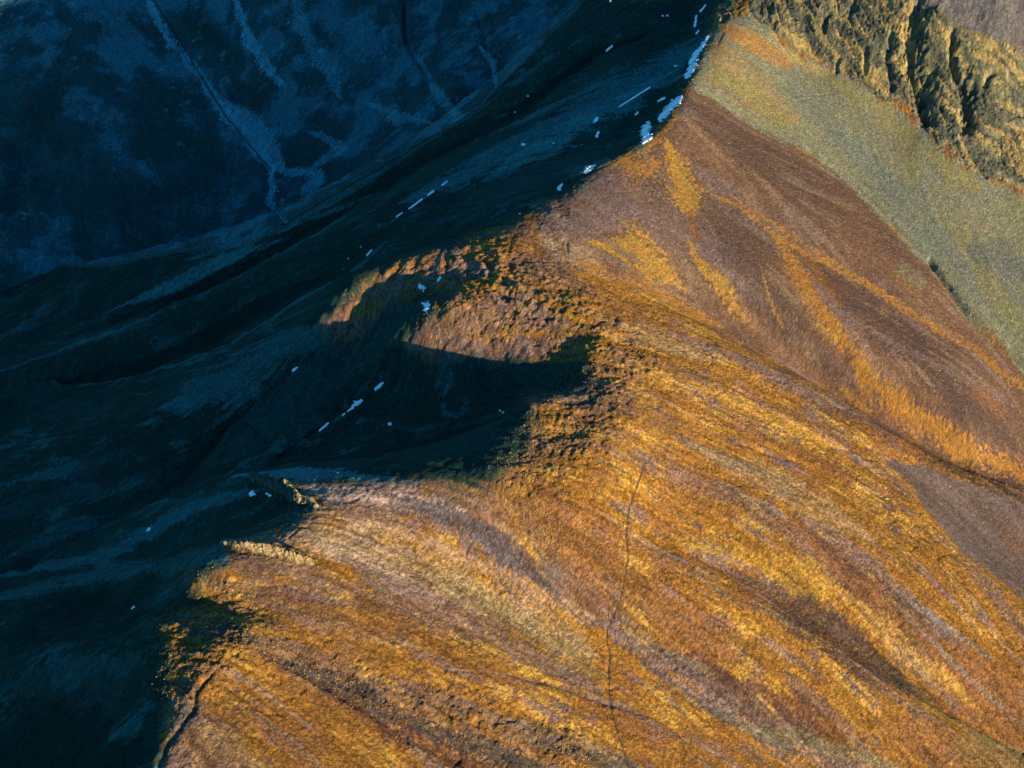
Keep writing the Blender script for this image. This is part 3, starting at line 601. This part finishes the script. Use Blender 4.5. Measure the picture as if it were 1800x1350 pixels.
# ------------------------------------------------------------------ materials
def new_mat(name):
    m = bpy.data.materials.new(name); m.use_nodes = True; t = m.node_tree
    b = t.nodes['Principled BSDF']; b.inputs['Roughness'].default_value = .95; b.inputs['Specular IOR Level'].default_value = .1
    return m, t, b
def ground_material():
    m, t, b = new_mat("mountain ground"); N = t.nodes.new; L = t.links.new
    at = N('ShaderNodeAttribute'); at.attribute_name = 'reflectance'; st = N('ShaderNodeAttribute'); st.attribute_name = 'stony'
    tc = N('ShaderNodeTexCoord')
    n1 = N('ShaderNodeTexNoise'); n1.inputs['Scale'].default_value = .55; n1.inputs['Detail'].default_value = 5; n1.inputs['Roughness'].default_value = .8
    n2 = N('ShaderNodeTexNoise'); n2.inputs['Scale'].default_value = .12; n2.inputs['Detail'].default_value = 5; n2.inputs['Roughness'].default_value = .65
    vo = N('ShaderNodeTexVoronoi'); vo.inputs['Scale'].default_value = .40
    for k in (n1, n2, vo): L(tc.outputs['Object'], k.inputs['Vector'])
    mr = N('ShaderNodeMapRange'); mr.inputs['From Min'].default_value = .32; mr.inputs['From Max'].default_value = .68; mr.inputs['To Min'].default_value = .35; mr.inputs['To Max'].default_value = 1.7
    L(n1.outputs['Fac'], mr.inputs['Value'])
    mu = N('ShaderNodeVectorMath'); mu.operation = 'SCALE'; L(at.outputs['Color'], mu.inputs[0]); L(mr.outputs[0], mu.inputs['Scale'])
    # pale stones here and there
    gt = N('ShaderNodeMath'); gt.operation = 'LESS_THAN'; gt.inputs[1].default_value = .085; L(vo.outputs['Distance'], gt.inputs[0])
    rnd = N('ShaderNodeSeparateColor'); L(vo.outputs['Color'], rnd.inputs[0])
    g2 = N('ShaderNodeMath'); g2.operation = 'GREATER_THAN'; g2.inputs[1].default_value = .55; L(rnd.outputs[0], g2.inputs[0])
    mm = N('ShaderNodeMath'); mm.operation = 'MULTIPLY'; L(gt.outputs[0], mm.inputs[0]); L(g2.outputs[0], mm.inputs[1])
    m3 = N('ShaderNodeMath'); m3.operation = 'MULTIPLY'; L(mm.outputs[0], m3.inputs[0]); L(st.outputs['Fac'], m3.inputs[1])
    mx = N('ShaderNodeMix'); mx.data_type = 'RGBA'; L(m3.outputs[0], mx.inputs[0]); L(mu.outputs[0], mx.inputs[6]); mx.inputs[7].default_value = (.36,.37,.34,1)
    L(mx.outputs[2], b.inputs['Base Color'])
    ad = N('ShaderNodeMath'); ad.operation = 'MULTIPLY_ADD'; L(n2.outputs['Fac'], ad.inputs[0]); ad.inputs[1].default_value = 1.6; L(n1.outputs['Fac'], ad.inputs[2])
    bp = N('ShaderNodeBump'); bp.inputs['Strength'].default_value = .9; bp.inputs['Distance'].default_value = 2.3; L(ad.outputs[0], bp.inputs['Height']); L(bp.outputs[0], b.inputs['Normal'])
    return m
GROUND = ground_material()

def build_region(name, cells):
    ob, used = mesh_region(name, cells, GROUND)
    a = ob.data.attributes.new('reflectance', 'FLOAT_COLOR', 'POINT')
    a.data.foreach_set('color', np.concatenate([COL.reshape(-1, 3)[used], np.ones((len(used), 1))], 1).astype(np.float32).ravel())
    a = ob.data.attributes.new('stony', 'FLOAT', 'POINT'); a.data.foreach_set('value', STONY.ravel()[used].astype(np.float32))
    return ob
cu = .5*(U[:-1,:-1]+U[1:,1:]); cv = .5*(Vv[:-1,:-1]+Vv[1:,1:])
cell = lambda a: a[:-1,:-1] > .5
vis = (cu > -330) & (cu < 2130) & (cv > -330) & (cv < 1560)
is_far = cell(m_far) ; is_cor = cell(m_corner) & ~is_far; is_cl = cell(blur(m_cliff, 2)) & ~is_far & ~is_cor; is_sc = cell(blur(m_scree, 2)) & ~is_far & ~is_cor & ~is_cl
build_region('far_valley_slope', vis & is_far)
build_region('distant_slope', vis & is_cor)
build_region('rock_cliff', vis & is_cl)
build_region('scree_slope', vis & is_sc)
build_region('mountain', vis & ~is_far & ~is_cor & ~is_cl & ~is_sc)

# ------------------------------------------------------------------ things that lie on the ground
def zat(x, y): return bil(Z, (np.asarray(x, float)-X0)/GS, (np.asarray(y, float)-Y0)/GS)
def hit(u, v):
    """ground point seen at photo pixel (u, v)"""
    a, b = u-900, 675-v
    d = np.array([a, cp*F+sp_*b, -sp_*F+cp*b]); d /= np.linalg.norm(d)
    t = np.arange(1500, 5200, 1.5); x = d[0]*t; y = CAMY+d[1]*t; z = CAMZ+d[2]*t
    k = np.argmax(z < zat(x, y)); return float(x[k]), float(y[k])
def link_mesh(name, V, Fc, mat, smooth=True):
    me = bpy.data.meshes.new(name); me.from_pydata([tuple(map(float, p)) for p in V], [], [tuple(map(int, f)) for f in Fc]); me.update()
    if smooth: me.polygons.foreach_set('use_smooth', np.ones(len(me.polygons), bool))
    me.materials.append(mat); ob = bpy.data.objects.new(name, me); S.collection.objects.link(ob); return ob
def tag(o, label, cat, group=None, kind=None):
    if label: o['label'] = label
    if cat: o['category'] = cat
    if group: o['group'] = group
    if kind: o['kind'] = kind
def simple_mat(name, c1, c2, scale, bump=.5, dist=.5, rough=.9):
    m, t, b = new_mat(name); N = t.nodes.new; L = t.links.new
    tc = N('ShaderNodeTexCoord'); n = N('ShaderNodeTexNoise'); n.inputs['Scale'].default_value = scale; n.inputs['Detail'].default_value = 5
    L(tc.outputs['Object'], n.inputs['Vector'])
    r = N('ShaderNodeValToRGB'); r.color_ramp.elements[0].position = .35; r.color_ramp.elements[1].position = .68
    r.color_ramp.elements[0].color = (*c1, 1); r.color_ramp.elements[1].color = (*c2, 1)
    L(n.outputs['Fac'], r.inputs[0]); L(r.outputs[0], b.inputs['Base Color'])
    bp = N('ShaderNodeBump'); bp.inputs['Strength'].default_value = bump; bp.inputs['Distance'].default_value = dist
    L(n.outputs['Fac'], bp.inputs['Height']); L(bp.outputs[0], b.inputs['Normal']); b.inputs['Roughness'].default_value = rough
    return m
M_SNOW = simple_mat("old snow", (.86,.88,.90), (.95,.95,.95), .3, .3, .3)
M_ROCK = simple_mat("weathered rock", (.14,.095,.05), (.46,.32,.15), .25, .9, .8)
M_DROCK = simple_mat("dark lichened rock", (.05,.06,.05), (.12,.125,.10), .25, .9, .8)
M_STONE = simple_mat("loose stone", (.20,.20,.16), (.42,.40,.33), .1)
M_TUFT = simple_mat("dry grass", (.20,.10,.028), (.44,.25,.055), .06)
M_PATH = simple_mat("trodden earth", (.03,.024,.018), (.075,.05,.032), .5)

def seg_local(u, v, P):
    b = np.full(u.shape, 1e9)
    if len(P) == 1: return np.hypot(u-P[0][0], (v-P[0][1])*1.4)/P[0][2]
    for p, q in zip(P[:-1], P[1:]):
        dx, dy = q[0]-p[0], q[1]-p[1]; t = np.clip(((u-p[0])*dx+(v-p[1])*dy)/(dx*dx+dy*dy+1e-9), 0, 1)
        b = np.minimum(b, np.hypot(u-p[0]-t*dx, v-p[1]-t*dy)/(p[2]+t*(q[2]-p[2])))
    return b
def snow_patch(pts, label, seed, group='snow patches lingering on the shaded side'):
    W = [hit(p[0], p[1]) for p in pts]; r = max(p[2] for p in pts)*2.2+6
    st = .6 if r < 14 else .9
    xs = np.arange(min(a[0] for a in W)-r, max(a[0] for a in W)+r, st); ys = np.arange(min(a[1] for a in W)-r*2, max(a[1] for a in W)+r*2, st)
    x, y = np.meshgrid(xs, ys); z = zat(x, y); u, v = proj(x, y, z)
    d = seg_local(u, v, pts)
    wm = min(1.0, max(p[2] for p in pts)/4.0)
    d = d*1.08+wm*(1.35*fbm(x+.8*y, y-.3*x, 8, 4, 300+seed)+.35*perlin(x/2.1, y/2.1, 330+seed))
    keep = d < 1.12
    inside = keep[:-1,:-1] & keep[1:,:-1] & keep[:-1,1:] & keep[1:,1:]
    j, i = np.nonzero(inside)
    if not len(j): j, i = np.array([len(ys)//2]), np.array([len(xs)//2])
    n_ = len(xs); a = j*n_+i; q = np.stack([a, a+1, a+n_+1, a+n_], 1); used = np.unique(q); idx = np.full(x.size, -1); idx[used] = np.arange(len(used))
    zz = z+np.clip((1.12-d)/.3, 0, 1)*.9-.30+.12*perlin(x/3, y/3, 350+seed)
    V = np.stack([x.ravel()[used], y.ravel()[used], zz.ravel()[used]], 1); c = V.mean(0)
    ob = link_mesh('snow_patch', V-c, idx[q], M_SNOW); ob.location = tuple(c)
    tag(ob, label, 'snow patch', group)
SNOW = [
 ([(1245,64,2),(1236,78,4),(1226,92,5),(1219,104,7),(1214,110,4)], 'long tapering white snow drift just under the rocky top of the crest'),
 ([(1220,114,5),(1214,124,6),(1207,134,5)], 'compact white snow patch right below the long drift on the crest'),
 ([(1198,170,3),(1188,180,7),(1176,192,7),(1162,208,6)], 'ragged slanting snow patch on the crest above the biggest rounded one'),
 ([(1138,221,7),(1133,233,8),(1140,240,8),(1131,250,4)], 'biggest rounded snow patch with two bulges, beside the golden crest grass'),
 ([(1046,291,2),(1037,296,5),(1030,302,4)], 'streaky snow patch at the notch where the grassy crest bends left'),
 ([(988,325,2),(983,331,4)], 'small snow patch touching the purple edge of the sunlit crest'),
 ([(1142,154,1.6),(1115,171,1.6),(1088,188,1.3)], 'long straight thread of snow on the dark flank below the crest'),
 ([(1050,208,3),(1045,214,2.5)], 'short slanting snow sliver, upper of two below the straight snow thread'),
 ([(1052,233,2.4),(1049,239,3)], 'short snow sliver, lower of two below the straight snow thread'),
 ([(921,255,4.2)], 'lone oval snow spot on the blue scree of the dark flank'),
 ([(1187,116,2.8)], 'tiny snow spot left of the compact crest patch'),
 ([(973,252,1.8)], 'pinpoint of snow right of the lone oval spot on the blue scree'),
 ([(1121,198,2),(1117,201,2)], 'tiny broken snow fleck halfway between straight thread and slanting crest patch'),
 ([(1168,172,2),(1157,178,2)], 'small crumbly snow fleck left of the slanting crest patch'),
 ([(914,376,2.2)], 'tiny snow spot close under the lit edge, left of the purple shoulder'),
 ([(786,319,1.5),(777,326,1.5)], 'topmost dash in the dotted line of snow down the rib'),
 ([(762,336,1.8),(752,343,1.6)], 'second dash from the top in the dotted line of snow down the rib'),
 ([(742,350,1.6),(719,367,1.6)], 'longest dash in the dotted line of snow down the rib'),
 ([(707,374,1.4),(697,381,1.4)], 'lowest dash in the dotted line of snow down the rib'),
 ([(653,440,1.5),(645,449,1.5)], 'thin snow dash in the black gully above the sunlit spur tip'),
 ([(634,434,2)], 'snow dot at the upper left of the thin dash in the black gully'),
 ([(612,455,1.8)], 'lowest snow dot in the black gully above the sunlit spur tip'),
 ([(738,504,4),(743,507,5),(744,513,2.5)], 'two-lobed snow patch in the hollow, middle of three stacked there'),
 ([(743,533,2.5),(751,536,6),(749,546,5)], 'largest snow patch in the hollow between two sunlit spurs'),
 ([(773,488,2.2),(769,494,3)], 'narrow snow sliver at the top of the hollow in lit turf'),
 ([(673,674,2),(667,679,3.4),(660,684,3)], 'slanting snow patch up-slope of the brightest one in the shadowed bowl'),
 ([(634,704,3.5),(627,709,6),(620,716,3),(611,723,1.6)], 'brightest leaf-shaped snow patch in the middle of the shadowed bowl'),
 ([(606,727,1.6),(602,730,1.4)], 'faint snow fleck trailing below the leaf-shaped patch'),
 ([(577,744,1.8),(570,750,2.2),(562,757,1.8)], 'broken snow dash low in the shadowed bowl, furthest down its furrow'),
 ([(685,745,4)], 'small wedge-shaped snow patch by the furrow at the bottom of the bowl'),
 ([(522,646,2),(515,652,2.2)], 'tiny snow sliver alone on the blue slope left of the bowl'),
 ([(879,722,2.2)], 'left one of a pair of snow dots near the small lit knoll'),
 ([(884,725,2)], 'right one of a pair of snow dots near the small lit knoll'),
 ([(443,864,2.5),(440,869,3.6),(447,869,2.5)], 'hooked snow patch at the foot of the dark crag'),
 ([(468,868,2.4),(474,871,3)], 'small snow patch right of the hooked one under the dark crag'),
 ([(594,831,2.2)], 'snow dot on the blue ledge above the sunlit pale spur'),
 ([(263,929,2.2),(259,933,1.8)], 'tiny snow spot alone in the dark furrow left of the lit rock teeth'),
 ([(235,1067,2.4),(232,1070,1.6)], 'faint snow spot among the dark rocks at the lower left'),
 ([(1076,81,1.8),(1066,89,2)], 'short snow dash on the far dark rib, beneath the top edge'),
 ([(1165,28,2.2)], 'left one of two snow dots high on the dark flank'),
 ([(1173,28,2.4)], 'right one of two snow dots high on the dark flank'),
 ([(1240,9,1.6),(1231,20,2)], 'thin snow streak nearest the top corner of the crest'),
 ([(1224,28,2),(1223,38,2.4),(1221,46,2)], 'upright snow streak beneath the thin one by the crest top'),
 ([(1228,54,1.6),(1224,59,2)], 'small snow fleck directly above the long tapering drift'),
 ([(928,169,2)], 'pinpoint of snow in the black gully under the far rib'),
 ([(905,197,2)], 'lower pinpoint of snow further down the same black gully'),
 ([(1073,2,2.4)], 'snow spot cut by the top edge of the dark flank'),
]
for k, (p, lab) in enumerate(SNOW): snow_patch(p, lab, k)

# faceted rocks
def rock_geo(c, size, seed, flat=.75):
    import bmesh
    r = np.random.RandomState(seed); bm = bmesh.new(); bmesh.ops.create_icosphere(bm, subdivisions=3, radius=1)
    P = np.array([v.co[:] for v in bm.verts]); Fc = [[v.index for v in f.verts] for f in bm.faces]; bm.free()
    for k in range(13):
        n_ = r.randn(3); n_ /= np.linalg.norm(n_); h = r.uniform(.28, .85); dd = P@n_; P = P-np.maximum(dd-h, 0)[:,None]*n_
    P = P*(np.array([r.uniform(.6, 1.9), r.uniform(.5, 1.2), flat*r.uniform(.6, 1.6)])*size)
    P += r.randn(*P.shape)*size*.03
    a = r.uniform(0, 6.28); P = np.stack([P[:,0]*math.cos(a)-P[:,1]*math.sin(a), P[:,0]*math.sin(a)+P[:,1]*math.cos(a), P[:,2]], 1)
    return P+np.array(c), Fc
def rock_group(name, spots, mat, label, cat, seed, flat=1.0):
    V, Fc = [], []; n_ = 0
    for k, (u, v, s) in enumerate(spots):
        x, y = hit(u, v); P, f = rock_geo((x, y, float(zat(x, y))-s*.3), s, seed+k, flat); V.append(P); Fc += [[i+n_ for i in q] for q in f]; n_ += len(P)
    V = np.concatenate(V); c = V.mean(0); ob = link_mesh(name, V-c, Fc, mat, False); ob.location = tuple(c); tag(ob, label, cat); return ob
R = random.Random(3)
def along(pts, n, s0, s1, j):
    out = []
    for k in range(n):
        t = k/(n-1)*(len(pts)-1); i = min(int(t), len(pts)-2); f = t-i
        out.append((pts[i][0]+f*(pts[i+1][0]-pts[i][0])+R.uniform(-j, j), pts[i][1]+f*(pts[i+1][1]-pts[i][1])+R.uniform(-j, j), R.uniform(s0, s1)))
    return out
def crag(pts, h, mat, label, seed):
    """a ledge of bedrock standing out of the turf: one craggy mesh rooted below the ground"""
    W = [hit(p[0], p[1]) for p in pts]; r = max(p[2] for p in pts)*2.5+8; st = .75
    x, y = np.meshgrid(np.arange(min(a[0] for a in W)-r, max(a[0] for a in W)+r, st), np.arange(min(a[1] for a in W)-r*1.6, max(a[1] for a in W)+r*1.6, st))
    z = zat(x, y); u, v = proj(x, y, z); d = seg_local(u, v, pts)+.35*perlin(x/7, y/7, seed)+.2*perlin(x/2.5, y/2.5, seed+1)
    tooth = np.abs(perlin((x+.5*y)/8+.8*perlin(y/8, x/8, seed+5), y/11, seed+2))*(.5+.9*np.abs(perlin(x/19, y/19, seed+6)))*1.3; step = (z*.16+.12*x+perlin(x/12, y/12, seed+3)) % 1.0
    prof = np.clip(1-d, 0, 1)**.45
    zz = z-.9+prof*h*(.25+1.5*np.clip(tooth*1.7, 0, 1)+.35*step)+.35*prof*perlin(x/1.7, y/1.7, seed+4)
    k_ = d < 1.05; ins = k_[:-1,:-1] & k_[1:,:-1] & k_[:-1,1:] & k_[1:,1:]
    # keep the largest connected piece
    lab_ = np.zeros(ins.shape, int); best = (0, 0); n_l = 0
    for j0, i0 in zip(*np.nonzero(ins)):
        if lab_[j0, i0]: continue
        n_l += 1; stack = [(j0, i0)]; lab_[j0, i0] = n_l; c_ = 0
        while stack:
            a, b = stack.pop(); c_ += 1
            for a2, b2 in ((a+1, b), (a-1, b), (a, b+1), (a, b-1)):
                if 0 <= a2 < ins.shape[0] and 0 <= b2 < ins.shape[1] and ins[a2, b2] and not lab_[a2, b2]: lab_[a2, b2] = n_l; stack.append((a2, b2))
        best = max(best, (c_, n_l))
    j, i = np.nonzero(lab_ == best[1]); n_ = x.shape[1]; a = j*n_+i; q = np.stack([a, a+1, a+n_+1, a+n_], 1); used = np.unique(q); idx = np.full(x.size, -1); idx[used] = np.arange(len(used))
    V = np.stack([x.ravel()[used], y.ravel()[used], zz.ravel()[used]], 1); c = V.mean(0)
    ob = link_mesh('rock_outcrop', V-c, idx[q], mat, False); ob.location = tuple(c); tag(ob, label, 'rock outcrop')
crag([(392,955,5),(430,957,8),(470,966,10),(510,977,9),(548,988,6)], 4.2, M_ROCK, 'row of jagged sunlit rock teeth on the tip of the ochre spur', 400)
crag([(500,850,6),(514,864,8),(526,878,8),(546,882,6),(556,890,5)], 4.5, M_ROCK, 'broken sunlit rock ledge at the end of the pale upper spur', 440)
crag([(440,842,5),(470,848,9),(495,860,11),(512,876,8)], 8, M_DROCK, 'dark shaded crag hanging above the hooked snow patch', 480)
crag([(1512,852,2.5),(1530,862,3),(1560,876,3)], 2, M_ROCK, 'little pale rock step in the golden grass near the purple slope', 520)
for (u, v, s), lab in zip([(1399,1058,4.5),(1583,1146,4),(1490,1183,3),(1545,1224,3.5),(1430,1274,3)],
    ['dark boulder in the bare gully floor below the yellow grass', 'dark boulder at the right rim of the bare gully', 'dark boulder in golden grass just left of the gully rim',
     'dark boulder where the gully pinches out', 'dark boulder among the red brown scrub at the bottom right']):
    rock_group('boulder', [(u, v, s)], M_DROCK, lab, 'boulder', int(u), .8)
rock_group('boulder', [(1414,549+300,3.0)], M_STONE, 'pale boulder standing in the golden grass below the brown streak', 'boulder', 77, .8)

# loose stones and grass tussocks: far too many to count
def scatter(name, mask, n, s0, s1, mat, label, cat, seed, hgt, sides=5):
    r = np.random.RandomState(seed); p = mask.ravel()*((U > -60) & (U < 1860) & (Vv > -60) & (Vv < 1410)).ravel(); p = p/p.sum()
    k = r.choice(p.size, n, p=p); x = XX.ravel()[k]+r.uniform(-GS, GS, n); y = YY.ravel()[k]+r.uniform(-GS, GS, n); z = zat(x, y); s = r.uniform(s0, s1, n)*r.uniform(.6, 1, n)
    a0 = r.uniform(0, 6.28, n); V = np.zeros((n, 2*sides+1, 3))
    for q in range(sides):
        a = a0+q*2*np.pi/sides; f = r.uniform(.75, 1.25, n)
        V[:,q] = np.stack([x+np.cos(a)*s*f, y+np.sin(a)*s*f, z-.5*s], 1); f2 = f*r.uniform(.55, .9, n)
        V[:,sides+q] = np.stack([x+np.cos(a+.3)*s*f2, y+np.sin(a+.3)*s*f2, z+hgt*s*r.uniform(.5, .9, n)], 1)
    V[:,-1] = np.stack([x+r.uniform(-.3, .3, n)*s, y+r.uniform(-.3, .3, n)*s, z+hgt*s*r.uniform(.9, 1.2, n)], 1)
    nv = 2*sides+1; base = (np.arange(n)*nv)[:,None]; tri = []
    for q in range(sides):
        q2 = (q+1)%sides; tri += [[q, q2, sides+q2], [q, sides+q2, sides+q], [sides+q, sides+q2, 2*sides]]
    T = (base[:,:,None]+np.array(tri)[None]).reshape(-1, 3).astype(np.int32)
    me = bpy.data.meshes.new(name); me.vertices.add(n*nv); me.vertices.foreach_set('co', V.astype(np.float32).ravel())
    me.loops.add(T.size); me.loops.foreach_set('vertex_index', T.ravel()); me.polygons.add(len(T)); me.polygons.foreach_set('loop_start', np.arange(0, T.size, 3, dtype=np.int32)); me.update()
    me.materials.append(mat); ob = bpy.data.objects.new(name, me); S.collection.objects.link(ob); tag(ob, label, cat, None, 'stuff')
grass_m = grassy*(1-m_shade)
scatter('loose_stones', m_scree*(.3+nz(0, 1, ST_M))+.06*m_brown+.4*m_corner*.3, 9000, .5, 1.25, M_STONE, 'loose pale stones strewn over the sunlit scree', 'stones', 21, .7)
scatter('grass_tussocks', grass_m*(.15+1.6*rough_zone)*(.2+nz(-.2, .5, ISO_F+P3))+.5*m_shade*rough_zone*grassy, 30000, .45, 1.25, M_TUFT, 'dry golden grass tussocks covering the sunlit ridge', 'grass', 22, .75)

# the trodden track down the golden slope
tw = [hit(a, b) for a, b in TRACK]; tx = np.interp(np.linspace(0, len(tw)-1, 260), range(len(tw)), [p[0] for p in tw]); ty = np.interp(np.linspace(0, len(tw)-1, 260), range(len(tw)), [p[1] for p in tw])
tx += 1.6*perlin(np.arange(260)/9., np.zeros(260), 5); dx_, dy_ = np.gradient(tx), np.gradient(ty); L_ = np.hypot(dx_, dy_); hw = .55+.35*perlin(np.arange(260)/4., np.ones(260)*.5, 6)
V = []
for sgn in (-1, 0, 1):
    xs, ys = tx-sgn*dy_/L_*hw, ty+sgn*dx_/L_*hw; V.append(np.stack([xs, ys, zat(xs, ys)+(.12 if sgn else .05)], 1))
V = np.concatenate(V); Fc = [[k+o, k+1+o, k+261+o, k+260+o] for o in (0, 260) for k in range(259)]
tag(link_mesh('footpath', V, Fc, M_PATH), None, None, None, 'structure')
